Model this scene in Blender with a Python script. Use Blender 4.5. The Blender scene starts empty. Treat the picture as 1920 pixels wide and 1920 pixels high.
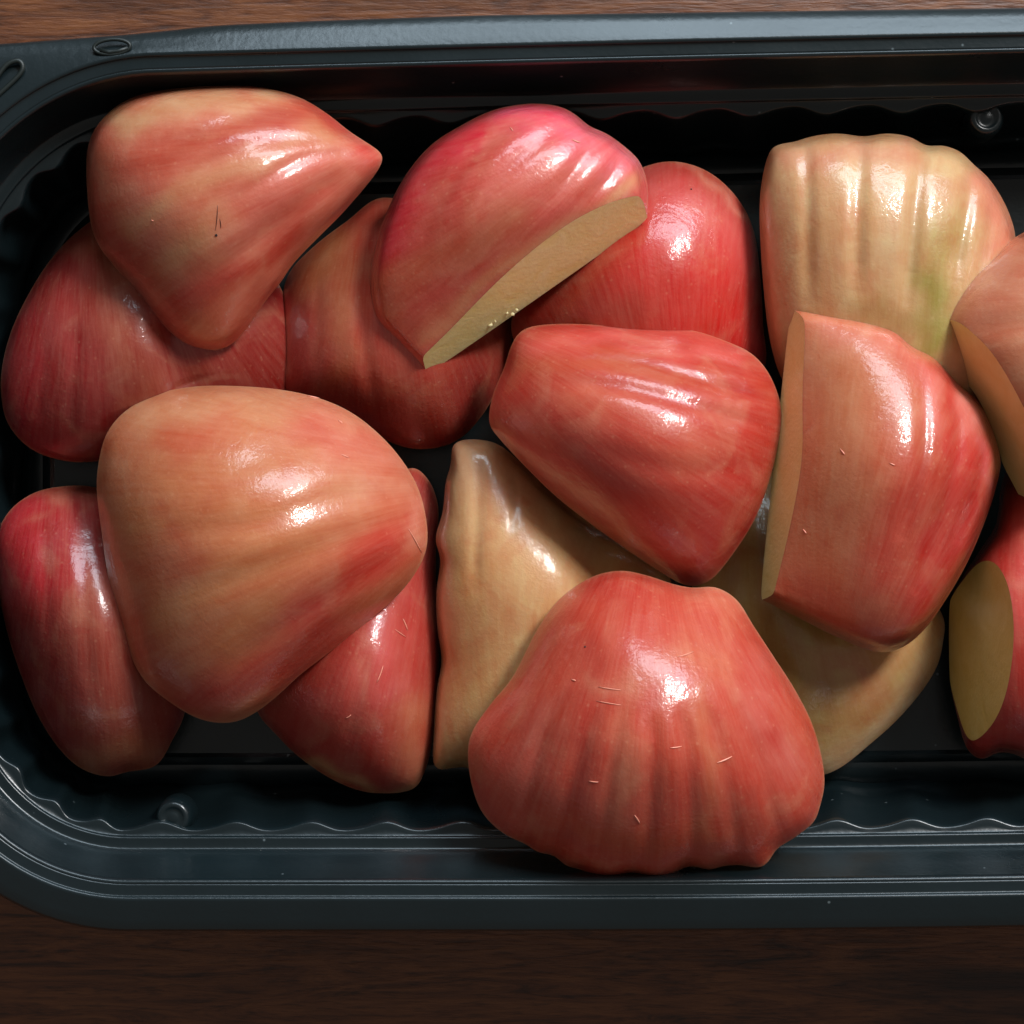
import bpy, bmesh, math, random
import numpy as np
from mathutils import Vector, Matrix

random.seed(4)
sc = bpy.context.scene
COL = sc.collection

# ------------------------------------------------------------------ camera
CAM_H = 0.42
RIM_Z = 0.038
T = 0.08 / (CAM_H - RIM_Z)
cd = bpy.data.cameras.new("camera")
cam = bpy.data.objects.new("camera", cd)
COL.objects.link(cam)
cam.location = (0, 0, CAM_H)
cd.sensor_width = 36
cd.lens = 18 / T
cd.clip_start = 0.01
cd.clip_end = 50
sc.camera = cam

# ------------------------------------------------------------------ light
world = bpy.data.worlds.new("World")
sc.world = world
world.use_nodes = True
bg = world.node_tree.nodes['Background']
bg.inputs[0].default_value = (0.66, 0.62, 0.58, 1)
bg.inputs[1].default_value = 0.27


def area(name, direction, dist, sx, sy, power, color):
    l = bpy.data.lights.new(name, 'AREA')
    l.shape = 'RECTANGLE'
    l.size = sx
    l.size_y = sy
    l.energy = power
    l.color = color
    o = bpy.data.objects.new(name, l)
    COL.objects.link(o)
    d = Vector(direction).normalized()
    o.location = d * dist
    o.rotation_euler = d.to_track_quat('Z', 'Y').to_euler()
    return o


area("window_light", (0.50, 0.58, 0.76), 1.3, 0.20, 0.27, 14.5, (1.0, 0.985, 0.965))
area("sky_glow", (0.30, 0.94, 0.64), 1.9, 1.6, 0.7, 36.0, (0.70, 0.87, 1.0))

vs = sc.view_settings
vs.view_transform = 'Standard'
vs.look = 'None'
vs.exposure = 0
vs.gamma = 1
sc.render.engine = 'CYCLES'

# ------------------------------------------------------------------ helpers


def W(px, py, z):
    """point of the place seen at photograph position px,py at height z (works on arrays)"""
    k = T * (CAM_H - z) / 960.0
    return (px - 960.0) * k, (960.0 - py) * k


def unW(x, y, z):
    k = T * (CAM_H - z) / 960.0
    return x / k + 960.0, 960.0 - y / k


def lin(c):
    return tuple(((v / 255.0) / 12.92 if v / 255.0 <= 0.04045 else ((v / 255.0 + 0.055) / 1.055) ** 2.4) for v in c)


def new_obj(name, me, parent=None, mat=None):
    o = bpy.data.objects.new(name, me)
    COL.objects.link(o)
    if parent is not None:
        o.parent = parent
    if mat is not None:
        me.materials.clear()
        me.materials.append(mat)
    return o


def thing(name, label, cat, loc=(0, 0, 0), group=None):
    o = bpy.data.objects.new(name, None)
    COL.objects.link(o)
    o.empty_display_size = 0.01
    o.location = loc
    o['label'] = label
    o['category'] = cat
    if group:
        o['group'] = group
    return o


def catmull(pts, n_per=8):
    P = np.array(pts, float)
    n = len(P)
    out = []
    for i in range(n):
        p0, p1, p2, p3 = P[(i - 1) % n], P[i], P[(i + 1) % n], P[(i + 2) % n]
        for k in range(n_per):
            t = k / n_per
            out.append(0.5 * ((2 * p1) + (-p0 + p2) * t + (2 * p0 - 5 * p1 + 4 * p2 - p3) * t * t
                              + (-p0 + 3 * p1 - 3 * p2 + p3) * t ** 3))
    return np.array(out)


def resample_by_angle(poly, c, N):
    """boundary points of a star shaped polygon at equal arc-length, starting anywhere"""
    d = np.linalg.norm(np.roll(poly, -1, 0) - poly, axis=1)
    s = np.concatenate([[0], np.cumsum(d)])
    t = np.linspace(0, s[-1], N, endpoint=False)
    ext = np.vstack([poly, poly[:1]])
    return np.stack([np.interp(t, s, ext[:, 0]), np.interp(t, s, ext[:, 1])], 1)


# ------------------------------------------------------------------ materials


class NT:
    def __init__(self, name):
        self.m = bpy.data.materials.new(name)
        self.m.use_nodes = True
        self.t = self.m.node_tree
        self.b = self.t.nodes['Principled BSDF']

    def n(self, typ, **kw):
        nd = self.t.nodes.new(typ)
        for k, v in kw.items():
            if k.startswith('i_'):
                nd.inputs[k[2:].replace('_', ' ')].default_value = v
            else:
                setattr(nd, k, v)
        return nd

    def l(self, a, b):
        self.t.links.new(a, b)

    def math(self, op, a, b=None, c=None):
        nd = self.t.nodes.new('ShaderNodeMath')
        nd.operation = op
        for i, v in enumerate((a, b, c)):
            if v is None:
                continue
            if isinstance(v, (int, float)):
                nd.inputs[i].default_value = v
            else:
                self.l(v, nd.inputs[i])
        return nd.outputs[0]

    def mix(self, fac, a, b, mode='MIX'):
        nd = self.t.nodes.new('ShaderNodeMix')
        nd.data_type = 'RGBA'
        nd.blend_type = mode
        for sock, v in ((nd.inputs[0], fac), (nd.inputs[6], a), (nd.inputs[7], b)):
            if isinstance(v, (int, float)):
                sock.default_value = v
            elif isinstance(v, tuple):
                sock.default_value = (*v, 1) if len(v) == 3 else v
            else:
                self.l(v, sock)
        return nd.outputs[2]

    def ramp(self, fac, stops):
        nd = self.t.nodes.new('ShaderNodeValToRGB')
        e = nd.color_ramp.elements
        while len(e) < len(stops):
            e.new(0.5)
        for el, (p, c) in zip(e, stops):
            el.position = p
            el.color = (*c, 1) if len(c) == 3 else c
        self.l(fac, nd.inputs[0])
        return nd.outputs[0]


def skin_material():
    k = NT("rose_apple_skin")
    att = k.n('ShaderNodeAttribute', attribute_name='tint')
    uv = k.n('ShaderNodeUVMap', uv_map='along')
    tc = k.n('ShaderNodeTexCoord')
    geo = k.n('ShaderNodeNewGeometry')
    # streaks that run with the ribs
    mp = k.n('ShaderNodeMapping')
    mp.inputs['Scale'].default_value = (1.0, 0.16, 1)
    k.l(uv.outputs[0], mp.inputs[0])
    st = k.n('ShaderNodeTexNoise', i_Scale=9.0, i_Detail=5.0, i_Roughness=0.6, i_Distortion=0.4)
    k.l(mp.outputs[0], st.inputs['Vector'])
    mot = k.n('ShaderNodeTexNoise', i_Scale=260.0, i_Detail=5.0, i_Roughness=0.62, i_Distortion=0.5)
    k.l(geo.outputs['Position'], mot.inputs['Vector'])
    fine = k.n('ShaderNodeTexNoise', i_Scale=1500.0, i_Detail=3.0, i_Roughness=0.6)
    k.l(geo.outputs['Position'], fine.inputs['Vector'])
    mp2 = k.n('ShaderNodeMapping')
    mp2.inputs['Scale'].default_value = (1.0, 0.08, 1)
    k.l(uv.outputs[0], mp2.inputs[0])
    st2 = k.n('ShaderNodeTexNoise', i_Scale=42.0, i_Detail=4.0, i_Roughness=0.6, i_Distortion=0.3)
    k.l(mp2.outputs[0], st2.inputs['Vector'])
    blot = k.n('ShaderNodeTexNoise', i_Scale=105.0, i_Detail=4.0, i_Roughness=0.55, i_Distortion=0.7)
    k.l(geo.outputs['Position'], blot.inputs['Vector'])
    f1 = k.ramp(st.outputs[0], [(0.30, (0, 0, 0)), (0.70, (1, 1, 1))])
    f2 = k.ramp(mot.outputs[0], [(0.35, (0, 0, 0)), (0.68, (1, 1, 1))])
    fb = k.ramp(blot.outputs[0], [(0.52, (0, 0, 0)), (0.68, (1, 1, 1))])
    fr = k.ramp(blot.outputs[0], [(0.30, (1, 1, 1)), (0.46, (0, 0, 0))])
    fs = k.ramp(st2.outputs[0], [(0.35, (0, 0, 0)), (0.66, (1, 1, 1))])
    red = k.mix(1.0, att.outputs['Color'], (0.95, 0.74, 0.70), 'MULTIPLY')
    pale = k.mix(0.08, att.outputs['Color'], lin((228, 182, 152)))
    c = k.mix(f1, red, pale)
    c = k.mix(k.math('MULTIPLY', fb, 0.15), c, lin((226, 184, 146)))
    redder = k.mix(1.0, c, (0.93, 0.66, 0.62), 'MULTIPLY')
    c = k.mix(k.math('MULTIPLY', fr, 0.75), c, redder)
    c2 = k.mix(1.0, c, (0.92, 0.76, 0.70), 'MULTIPLY')
    c = k.mix(k.math('MULTIPLY', f2, 0.7), c2, c)
    c = k.mix(k.math('MULTIPLY', fs, 0.07), c, lin((236, 186, 160)))
    # tiny pale lenticels
    vo = k.n('ShaderNodeTexVoronoi', i_Scale=620.0)
    k.l(geo.outputs['Position'], vo.inputs['Vector'])
    dot = k.ramp(vo.outputs['Distance'], [(0.05, (1, 1, 1)), (0.2, (0, 0, 0))])
    c = k.mix(k.math('MULTIPLY', dot, 0.10), c, lin((240, 200, 160)))
    c = k.mix(1.0, c, (0.90, 0.92, 0.90), 'MULTIPLY')      # skin tone balance
    k.l(c, k.b.inputs['Base Color'])
    rg = k.math('MULTIPLY_ADD', fine.outputs[0], 0.24, 0.26)
    k.l(rg, k.b.inputs['Roughness'])
    k.b.inputs['IOR'].default_value = 1.42
    k.b.inputs['Subsurface Weight'].default_value = 0.5
    k.b.inputs['Subsurface Radius'].default_value = (1.0, 0.55, 0.35)
    k.b.inputs['Subsurface Scale'].default_value = 0.003
    k.b.inputs['Coat Weight'].default_value = 0.9
    k.b.inputs['Coat Roughness'].default_value = 0.055
    k.b.inputs['Coat IOR'].default_value = 1.38
    # relief: faint ribs lines, orange-peel, pores
    hsum = k.math('ADD', k.math('MULTIPLY', st.outputs[0], 0.22), k.math('MULTIPLY', mot.outputs[0], 0.7))
    b1 = k.n('ShaderNodeBump', i_Strength=0.08, i_Distance=0.0012)
    k.l(hsum, b1.inputs['Height'])
    b2 = k.n('ShaderNodeBump', i_Strength=0.16, i_Distance=0.0004)
    k.l(fine.outputs[0], b2.inputs['Height'])
    k.l(b1.outputs[0], b2.inputs['Normal'])
    k.l(b2.outputs[0], k.b.inputs['Normal'])
    b3 = k.n('ShaderNodeBump', i_Strength=0.30, i_Distance=0.0010)
    k.l(k.math('ADD', k.math('MULTIPLY', blot.outputs[0], 1.6), k.math('ADD', k.math('MULTIPLY', mot.outputs[0], 0.5), k.math('MULTIPLY', fine.outputs[0], 0.18))), b3.inputs['Height'])
    k.l(b3.outputs[0], k.b.inputs['Coat Normal'])
    return k.m


def flesh_material(name, a, b):
    k = NT(name)
    geo = k.n('ShaderNodeNewGeometry')
    no = k.n('ShaderNodeTexNoise', i_Scale=210.0, i_Detail=5.0, i_Roughness=0.6, i_Distortion=0.8)
    k.l(geo.outputs['Position'], no.inputs['Vector'])
    fi = k.n('ShaderNodeTexNoise', i_Scale=1600.0, i_Detail=3.0)
    k.l(geo.outputs['Position'], fi.inputs['Vector'])
    c = k.ramp(no.outputs[0], [(0.3, lin(a)), (0.7, lin(b))])
    c2 = k.mix(k.math('MULTIPLY', fi.outputs[0], 0.35), c, lin((225, 205, 150)))
    k.l(c2, k.b.inputs['Base Color'])
    k.b.inputs['Roughness'].default_value = 0.33
    k.b.inputs['Subsurface Weight'].default_value = 0.3
    k.b.inputs['Subsurface Radius'].default_value = (1.0, 0.8, 0.45)
    k.b.inputs['Subsurface Scale'].default_value = 0.003
    k.b.inputs['Coat Weight'].default_value = 0.25
    k.b.inputs['Coat Roughness'].default_value = 0.2
    bu = k.n('ShaderNodeBump', i_Strength=0.25, i_Distance=0.0005)
    k.l(k.math('ADD', no.outputs[0], k.math('MULTIPLY', fi.outputs[0], 0.4)), bu.inputs['Height'])
    k.l(bu.outputs[0], k.b.inputs['Normal'])
    return k.m


def plastic_material():
    k = NT("black_plastic")
    geo = k.n('ShaderNodeNewGeometry')
    n1 = k.n('ShaderNodeTexNoise', i_Scale=40.0, i_Detail=5.0)
    k.l(geo.outputs['Position'], n1.inputs['Vector'])
    n2 = k.n('ShaderNodeTexNoise', i_Scale=900.0, i_Detail=3.0)
    k.l(geo.outputs['Position'], n2.inputs['Vector'])
    c = k.ramp(n1.outputs[0], [(0.3, (0.0045, 0.0095, 0.011)), (0.7, (0.007, 0.0135, 0.016))])
    # dust specks
    vo = k.n('ShaderNodeTexVoronoi', i_Scale=230.0, i_Randomness=1.0)
    k.l(geo.outputs['Position'], vo.inputs['Vector'])
    d = k.ramp(vo.outputs['Distance'], [(0.03, (1, 1, 1)), (0.07, (0, 0, 0))])
    sel = k.math('GREATER_THAN', vo.outputs['Color'], 0.62)
    c = k.mix(k.math('MULTIPLY', k.math('MULTIPLY', d, sel), 0.35), c, (0.3, 0.36, 0.38))
    k.l(c, k.b.inputs['Base Color'])
    k.l(k.math('MULTIPLY_ADD', n1.outputs[0], 0.14, 0.22), k.b.inputs['Roughness'])
    k.b.inputs['IOR'].default_value = 1.5
    bu = k.n('ShaderNodeBump', i_Strength=0.12, i_Distance=0.0003)
    k.l(k.math('ADD', n2.outputs[0], n1.outputs[0]), bu.inputs['Height'])
    k.l(bu.outputs[0], k.b.inputs['Normal'])
    return k.m


def wood_material():
    k = NT("brown_wood")
    geo = k.n('ShaderNodeNewGeometry')
    mp = k.n('ShaderNodeMapping')
    mp.inputs['Scale'].default_value = (0.13, 1.0, 1.0)
    mp.inputs['Rotation'].default_value = (0, 0, math.radians(-2.5))
    k.l(geo.outputs['Position'], mp.inputs[0])
    wrp = k.n('ShaderNodeTexNoise', i_Scale=60.0, i_Detail=4.0)
    k.l(mp.outputs[0], wrp.inputs['Vector'])
    n1 = k.n('ShaderNodeTexNoise', i_Scale=330.0, i_Detail=9.0, i_Roughness=0.68, i_Distortion=1.6)
    k.l(mp.outputs[0], n1.inputs['Vector'])
    c = k.ramp(n1.outputs[0], [(0.30, lin((44, 20, 9))), (0.47, lin((96, 52, 26))), (0.62, lin((116, 68, 36))), (0.78, lin((90, 48, 25)))])
    dk = k.ramp(wrp.outputs[0], [(0.34, (0.22, 0.18, 0.15)), (0.45, (1, 1, 1))])
    c = k.mix(1.0, c, dk, 'MULTIPLY')
    pores = k.n('ShaderNodeTexNoise', i_Scale=1500.0, i_Detail=3.0)
    k.l(mp.outputs[0], pores.inputs['Vector'])
    pr = k.ramp(pores.outputs[0], [(0.33, (0.45, 0.4, 0.35)), (0.45, (1, 1, 1))])
    c = k.mix(0.7, c, pr, 'MULTIPLY')
    k.l(c, k.b.inputs['Base Color'])
    k.b.inputs['Roughness'].default_value = 0.42
    bu = k.n('ShaderNodeBump', i_Strength=0.3, i_Distance=0.0006)
    k.l(k.math('ADD', n1.outputs[0], pores.outputs[0]), bu.inputs['Height'])
    k.l(bu.outputs[0], k.b.inputs['Normal'])
    return k.m


def plain(name, col, rough=0.4):
    k = NT(name)
    k.b.inputs['Base Color'].default_value = (*lin(col), 1)
    k.b.inputs['Roughness'].default_value = rough
    return k.m


M_SKIN = skin_material()
M_FLESH = flesh_material("pale_flesh", (246, 228, 146), (252, 240, 178))
M_FLESH_OLIVE = flesh_material("olive_flesh", (214, 184, 84), (228, 204, 118))
M_FLESH_TAN = flesh_material("tan_flesh", (232, 196, 116), (242, 214, 144))
M_FLESH_SHADED = flesh_material("shaded_flesh", (196, 150, 90), (212, 170, 110))  # flesh darkened: shade from the red piece above is put into the colour
M_PLASTIC = plastic_material()
M_WOOD = wood_material()

# ------------------------------------------------------------------ table
bm = bmesh.new()
bmesh.ops.create_grid(bm, x_segments=8, y_segments=8, size=0.6)
for v in list(bm.verts):
    v.co.z = 0.0
r = bmesh.ops.extrude_face_region(bm, geom=bm.faces[:])
for v in [g for g in r['geom'] if isinstance(g, bmesh.types.BMVert)]:
    v.co.z = -0.03
bmesh.ops.recalc_face_normals(bm, faces=bm.faces[:])
me = bpy.data.meshes.new("table_top")
bm.to_mesh(me)
bm.free()
tb = new_obj("table_top", me, None, M_WOOD)
tb['kind'] = 'structure'

# ------------------------------------------------------------------ tray
TX1 = 2690.0     # right end of the tray, outside the frame


def base_loop():
    """inner bead of the rim, in photograph pixels, sampled evenly"""
    pts = []

    def topy(x):
        return 103 - 0.024 * (x - 300) - 5 * math.sin(max(0, min(1, (x - 300) / 1700)) * math.pi) * 0.4

    def boty(x):
        return 1684 - 8 * max(0, (x - 900) / 1000.0) ** 2 * 1.0

    # top edge, left -> right
    for x in np.linspace(300, 2300, 60):
        pts.append((x, topy(x)))
    ty, by = topy(2300), boty(2300)
    for a in np.linspace(0, 90, 24)[1:]:
        pts.append((2300 + 390 * math.sin(math.radians(a)), ty + 420 * (1 - math.cos(math.radians(a)))))
    for y in np.linspace(ty + 420, by - 420, 24)[1:]:
        pts.append((2690, y))
    for a in np.linspace(0, 90, 24)[1:]:
        pts.append((2300 + 390 * math.cos(math.radians(a)), by - 420 * (1 - math.sin(math.radians(a)))))
    for x in np.linspace(2300, 240, 60)[1:]:
        pts.append((x, boty(x)))
    for a in np.linspace(0, 90, 28)[1:]:
        pts.append((240 - 410 * math.sin(math.radians(a)), 1264 + 420 * math.cos(math.radians(a))))
    for y in np.linspace(1264, 590, 20)[1:]:
        pts.append((-170, y))
    for a in np.linspace(0, 90, 28)[1:-1]:
        pts.append((300 - 470 * math.cos(math.radians(a)), 590 - 487 * math.sin(math.radians(a))))
    return np.array(pts)


NL = 1800
BL = resample_by_angle(base_loop(), None, NL)
tang = np.roll(BL, -2, 0) - np.roll(BL, 2, 0)
tang /= np.linalg.norm(tang, axis=1)[:, None]
INN = np.stack([-tang[:, 1], tang[:, 0]], 1)     # inward normal (y runs down)
for _ in range(30):
    INN = (np.roll(INN, 1, 0) + INN + np.roll(INN, -1, 0)) / 3
INN /= np.linalg.norm(INN, axis=1)[:, None]
ARC = np.concatenate([[0], np.cumsum(np.linalg.norm(np.diff(BL, axis=0), axis=1))])
PER = ARC[-1] + np.linalg.norm(BL[0] - BL[-1])
NW = round(PER / 140)
PH = ARC / PER * NW * 2 * math.pi


def scallop(amp):
    c = np.cos(PH + 0.9)
    return amp * (0.9 * c + 0.12 * np.cos(2 * (PH + 0.9) + 0.6))


def tray_ring(d, z, wave=0.0):
    p = BL + INN * (d + (scallop(wave) if wave else 0))[..., None] if not np.isscalar(d) else BL + INN * (d + (scallop(wave) if wave else np.zeros(NL)))[:, None]
    x, y = W(p[:, 0], p[:, 1], z)
    return np.stack([x, y, np.full(NL, z)], 1)


def outer_ring(d, z):
    """rim outline: follows the bead except for the squarer tab at the far left corner"""
    p = BL + INN * d
    ext = -62 - d                                  # <=0 inside the outline
    f = min(1.0, d / -62.0)
    xs = [-240, 0, 250, 400, 600, 900, 1920, 2300]
    ys = [97, 84, 65, 48, 39, 29, 15, 8]
    wid = np.full(NL, 62.0)
    for i in range(NL):
        bx, by = BL[i]
        nx, ny = -INN[i]
        if by < 760 and bx < 2300:
            best = 200.0
            if ny < -0.2:
                # march out to the straight far edge of the tab
                t_ = 0.0
                while t_ < 200 and by + ny * t_ > np.interp(bx + nx * t_, xs, ys):
                    t_ += 0.5
                best = min(best, t_)
            if nx < -1e-3:
                best = min(best, (bx + 236) / (-nx))
            best = max(36, min(best, 150))
            wgt = min(1, max(0, (760 - by) / 120.0)) * min(1, max(0, (2300 - bx) / 200.0))
            wid[i] = 62 * (1 - wgt) + best * wgt
    for _ in range(60):
        wid = (np.roll(wid, 1) + wid * 2 + np.roll(wid, -1)) / 4
    p = BL - INN * (f * wid)[:, None]
    x, y = W(p[:, 0], p[:, 1], z)
    return np.stack([x, y, np.full(NL, z)], 1)


def rings_mesh(name, rings, parent, cap=False, smooth_deg=40):
    n = len(rings)
    V = np.concatenate(rings)
    F = []
    for a in range(n - 1):
        for i in range(NL):
            j = (i + 1) % NL
            F.append((a * NL + i, a * NL + j, (a + 1) * NL + j, (a + 1) * NL + i))
    V = [tuple(v) for v in V]
    if cap:
        c = len(V)
        V.append((sum(v[0] for v in V[-NL:]) / NL, sum(v[1] for v in V[-NL:]) / NL, V[-1][2]))
        for i in range(NL):
            F.append(((n - 1) * NL + i, (n - 1) * NL + (i + 1) % NL, c))
    me = bpy.data.meshes.new(name)
    me.from_pydata(V, [], F)
    me.update()
    bmx = bmesh.new()
    bmx.from_mesh(me)
    bmesh.ops.recalc_face_normals(bmx, faces=bmx.faces[:])
    up = sum(f.normal.z for f in bmx.faces)
    if up < 0:
        bmesh.ops.reverse_faces(bmx, faces=bmx.faces[:])
    bmx.to_mesh(me)
    bmx.free()
    for p in me.polygons:
        p.use_smooth = True
    me.set_sharp_from_angle(angle=math.radians(smooth_deg))
    o = new_obj(name, me, parent, M_PLASTIC)
    sm = o.modifiers.new("thickness", 'SOLIDIFY')
    sm.thickness = 0.0005
    sm.offset = -1
    return o


tray = thing("food_tray", "shallow black plastic food tray with ribbed rim and fluted walls holding the cut fruit", "tray")


def corner(fn, d0, d1, z0, z1, z_in, z_out, n=6):
    """rounded corner of the profile: quadratic arc from (d0,z_in) over (mid) to (d1,z_out)"""
    out = []
    for k in range(n + 1):
        t = k / n
        d = (1 - t) ** 2 * d0 + 2 * t * (1 - t) * z0 + t * t * d1
        z = (1 - t) ** 2 * z_in + 2 * t * (1 - t) * z1 + t * t * z_out
        out.append(fn(d, z))
    return out


def wavy(d, z):
    return tray_ring(d, z, 8.5)


rim = [outer_ring(-62, 0.0312), outer_ring(-62, 0.0340), outer_ring(-60.5, 0.0345), outer_ring(-57, 0.0349), outer_ring(-40, 0.0355),
       outer_ring(-22, 0.0361), tray_ring(-6, 0.03665)]
rim += corner(tray_ring, -4, 3, 1.5, 0.0367, 0.0367, 0.0363)
rim += [tray_ring(4.2, 0.03618), tray_ring(5.5, 0.03614), tray_ring(8, 0.03612), tray_ring(23, 0.0361), tray_ring(26, 0.0361)]
rings_mesh("rim", rim, tray, smooth_deg=80)
wall = [tray_ring(26, 0.0361)] + corner(tray_ring, 29, 39, 35.5, 0.03605, 0.0361, 0.0349)
wall += [tray_ring(41, 0.0343), tray_ring(60, 0.0300), tray_ring(84, 0.0249)]
wall += corner(tray_ring, 90, 96, 92.5, 0.0241, 0.0244, 0.02405)
wall += [tray_ring(100, 0.0240), tray_ring(109, 0.0240)]
wall += corner(tray_ring, 111, 116, 114.5, 0.0240, 0.0240, 0.0236)
wall += [tray_ring(118, 0.0234), tray_ring(124, 0.02335, 6)]
wall += corner(wavy, 131, 139, 135.5, 0.0233, 0.0233, 0.0223)
wall += [wavy(140, 0.0218), tray_ring(146, 0.0185, 8.5), tray_ring(168, 0.011, 8), tray_ring(190, 0.0050, 6), tray_ring(200, 0.0032, 4.5), tray_ring(214, 0.0024, 3)]
rings_mesh("wall", wall, tray, smooth_deg=80)
fl = [tray_ring(214, 0.0024, 3), tray_ring(250, 0.0022), tray_ring(256, 0.0028), tray_ring(264, 0.0030), tray_ring(272, 0.0024), tray_ring(400, 0.0024)]
rings_mesh("floor_panel", fl, tray, cap=True)


def tube(name, pts3, rad, parent, mat, seg=8, closed=False):
    P = [Vector(p) for p in pts3]
    n = len(P)
    V, F = [], []
    for i, p in enumerate(P):
        a = P[(i - 1) % n] if (closed or i > 0) else P[i]
        b = P[(i + 1) % n] if (closed or i < n - 1) else P[i]
        t = (b - a).normalized()
        u = t.cross(Vector((0, 0, 1)))
        if u.length < 1e-4:
            u = Vector((1, 0, 0))
        u.normalize()
        w = u.cross(t)
        rr = rad(i / max(1, n - 1)) if callable(rad) else rad
        for s in range(seg):
            an = 2 * math.pi * s / seg
            V.append(p + u * rr * math.cos(an) + w * rr * math.sin(an))
    m = n if closed else n - 1
    for i in range(m):
        for s in range(seg):
            F.append((i * seg + s, i * seg + (s + 1) % seg, ((i + 1) % n) * seg + (s + 1) % seg, ((i + 1) % n) * seg + s))
    if not closed:
        F.append(tuple(range(seg))[::-1])
        F.append(tuple((n - 1) * seg + s for s in range(seg)))
    me = bpy.data.meshes.new(name)
    me.from_pydata([tuple(v) for v in V], [], F)
    me.update()
    for p in me.polygons:
        p.use_smooth = True
    return new_obj(name, me, parent, mat)


def px_path(pts, z):
    return [(*W(float(a), float(b), z), z) for a, b in pts]


# moulded marks on the tab of the rim and stacking lugs on the ledge
M_MARK = plain("mark_plastic", (14, 24, 22), 0.5)
oval = [(210 + 34 * math.cos(a) , 88 + 14 * math.sin(a) - 0.05 * 34 * math.cos(a)) for a in np.linspace(0, 2 * math.pi, 28, endpoint=False)]
tube("embossed_ring", px_path(oval, 0.0364), 0.00030, tray, M_MARK, closed=True)
tube("embossed_bar", px_path([(188, 94), (205, 98), (222, 96), (240, 90)], 0.0365), 0.00035, tray, M_MARK)
slot = catmull([(-60, 190), (-18, 160), (10, 124), (32, 114), (42, 122), (38, 138), (10, 166), (-30, 200), (-60, 215)], 4)
tube("embossed_slot", px_path(slot, 0.0364), 0.00042, tray, M_MARK, closed=True)


def lug(px, py, z):
    x, y = W(px, py, z)
    prof = [(0.0, 0.0010), (0.0008, 0.0010), (0.00135, 0.0007), (0.0017, 0.0011), (0.0022, 0.0012), (0.0027, 0.0008), (0.0031, -0.0008), (0.0032, -0.006)]
    V, F = [], []
    seg = 28
    for r_, h_ in prof:
        for s in range(seg):
            a = 2 * math.pi * s / seg
            V.append((x + r_ * math.cos(a), y + r_ * math.sin(a), z + h_))
    for i in range(len(prof) - 1):
        for s in range(seg):
            F.append((i * seg + s, i * seg + (s + 1) % seg, (i + 1) * seg + (s + 1) % seg, (i + 1) * seg + s))
    me = bpy.data.meshes.new("stacking_lug")
    me.from_pydata(V, [], F)
    me.update()
    bmx = bmesh.new()
    bmx.from_mesh(me)
    bmesh.ops.remove_doubles(bmx, verts=bmx.verts[:], dist=1e-6)
    bmesh.ops.recalc_face_normals(bmx, faces=bmx.faces[:])
    bmx.to_mesh(me)
    bmx.free()
    for p in me.polygons:
        p.use_smooth = True
    new_obj("stacking_lug", me, tray, M_PLASTIC)


lug(1848, 222, 0.0215)
lug(326, 1532, 0.0215)

# ------------------------------------------------------------------ fruit
NR, MR = 112, 18


def poisson_dome(bx, by, cx, cy):
    NR = len(bx)
    """height of a soap film pushed up under the outline (values 0..1), rings x spokes"""
    s = np.concatenate([[0.0], (np.arange(1, MR + 1) / MR) ** 0.85])
    X = cx + np.outer(s, bx - cx)
    Y = cy + np.outer(s, by - cy)
    # vertices: 0 = centre, then rings 1..MR
    idx = np.zeros((MR + 1, NR), int)
    for a in range(1, MR + 1):
        idx[a] = 1 + (a - 1) * NR + np.arange(NR)
    P = np.zeros((1 + MR * NR, 2))
    P[0] = (cx, cy)
    for a in range(1, MR + 1):
        P[idx[a], 0] = X[a]
        P[idx[a], 1] = Y[a]
    tris = []
    for i in range(NR):
        j = (i + 1) % NR
        tris.append((0, idx[1][i], idx[1][j]))
    for a in range(1, MR):
        for i in range(NR):
            j = (i + 1) % NR
            tris.append((idx[a][i], idx[a + 1][i], idx[a + 1][j]))
            tris.append((idx[a][i], idx[a + 1][j], idx[a][j]))
    tris = np.array(tris)
    n = len(P)
    L = np.zeros((n, n))
    rhs = np.zeros(n)
    p = P[tris]
    area_ = 0.5 * np.abs((p[:, 1, 0] - p[:, 0, 0]) * (p[:, 2, 1] - p[:, 0, 1]) - (p[:, 2, 0] - p[:, 0, 0]) * (p[:, 1, 1] - p[:, 0, 1])) + 1e-9
    for k in range(3):
        a, b, c = k, (k + 1) % 3, (k + 2) % 3
        e1 = p[:, b] - p[:, a]
        e2 = p[:, c] - p[:, a]
        cot = (e1 * e2).sum(1) / (2 * area_) * 0.5
        np.add.at(L, (tris[:, b], tris[:, c]), -cot)
        np.add.at(L, (tris[:, c], tris[:, b]), -cot)
        np.add.at(L, (tris[:, b], tris[:, b]), cot)
        np.add.at(L, (tris[:, c], tris[:, c]), cot)
        np.add.at(rhs, tris[:, k], area_ / 3)
    m = n - NR
    u = np.zeros(n)
    u[:m] = np.linalg.solve(L[:m, :m], rhs[:m])
    u = np.maximum(u, 0)
    u /= u.max()
    return s, idx, P, u


def seg_dist(px, py, pts):
    """distance of points to a polyline and position along it (0..1)"""
    best = np.full(px.shape, 1e9)
    along = np.zeros(px.shape)
    n = len(pts) - 1
    for i in range(n):
        ax, ay = pts[i]
        bx, by = pts[i + 1]
        dx, dy = bx - ax, by - ay
        t = np.clip(((px - ax) * dx + (py - ay) * dy) / (dx * dx + dy * dy + 1e-9), 0, 1)
        d = np.hypot(px - ax - t * dx, py - ay - t * dy)
        m = d < best
        best = np.where(m, d, best)
        along = np.where(m, (i + t) / n, along)
    return best, along


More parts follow.
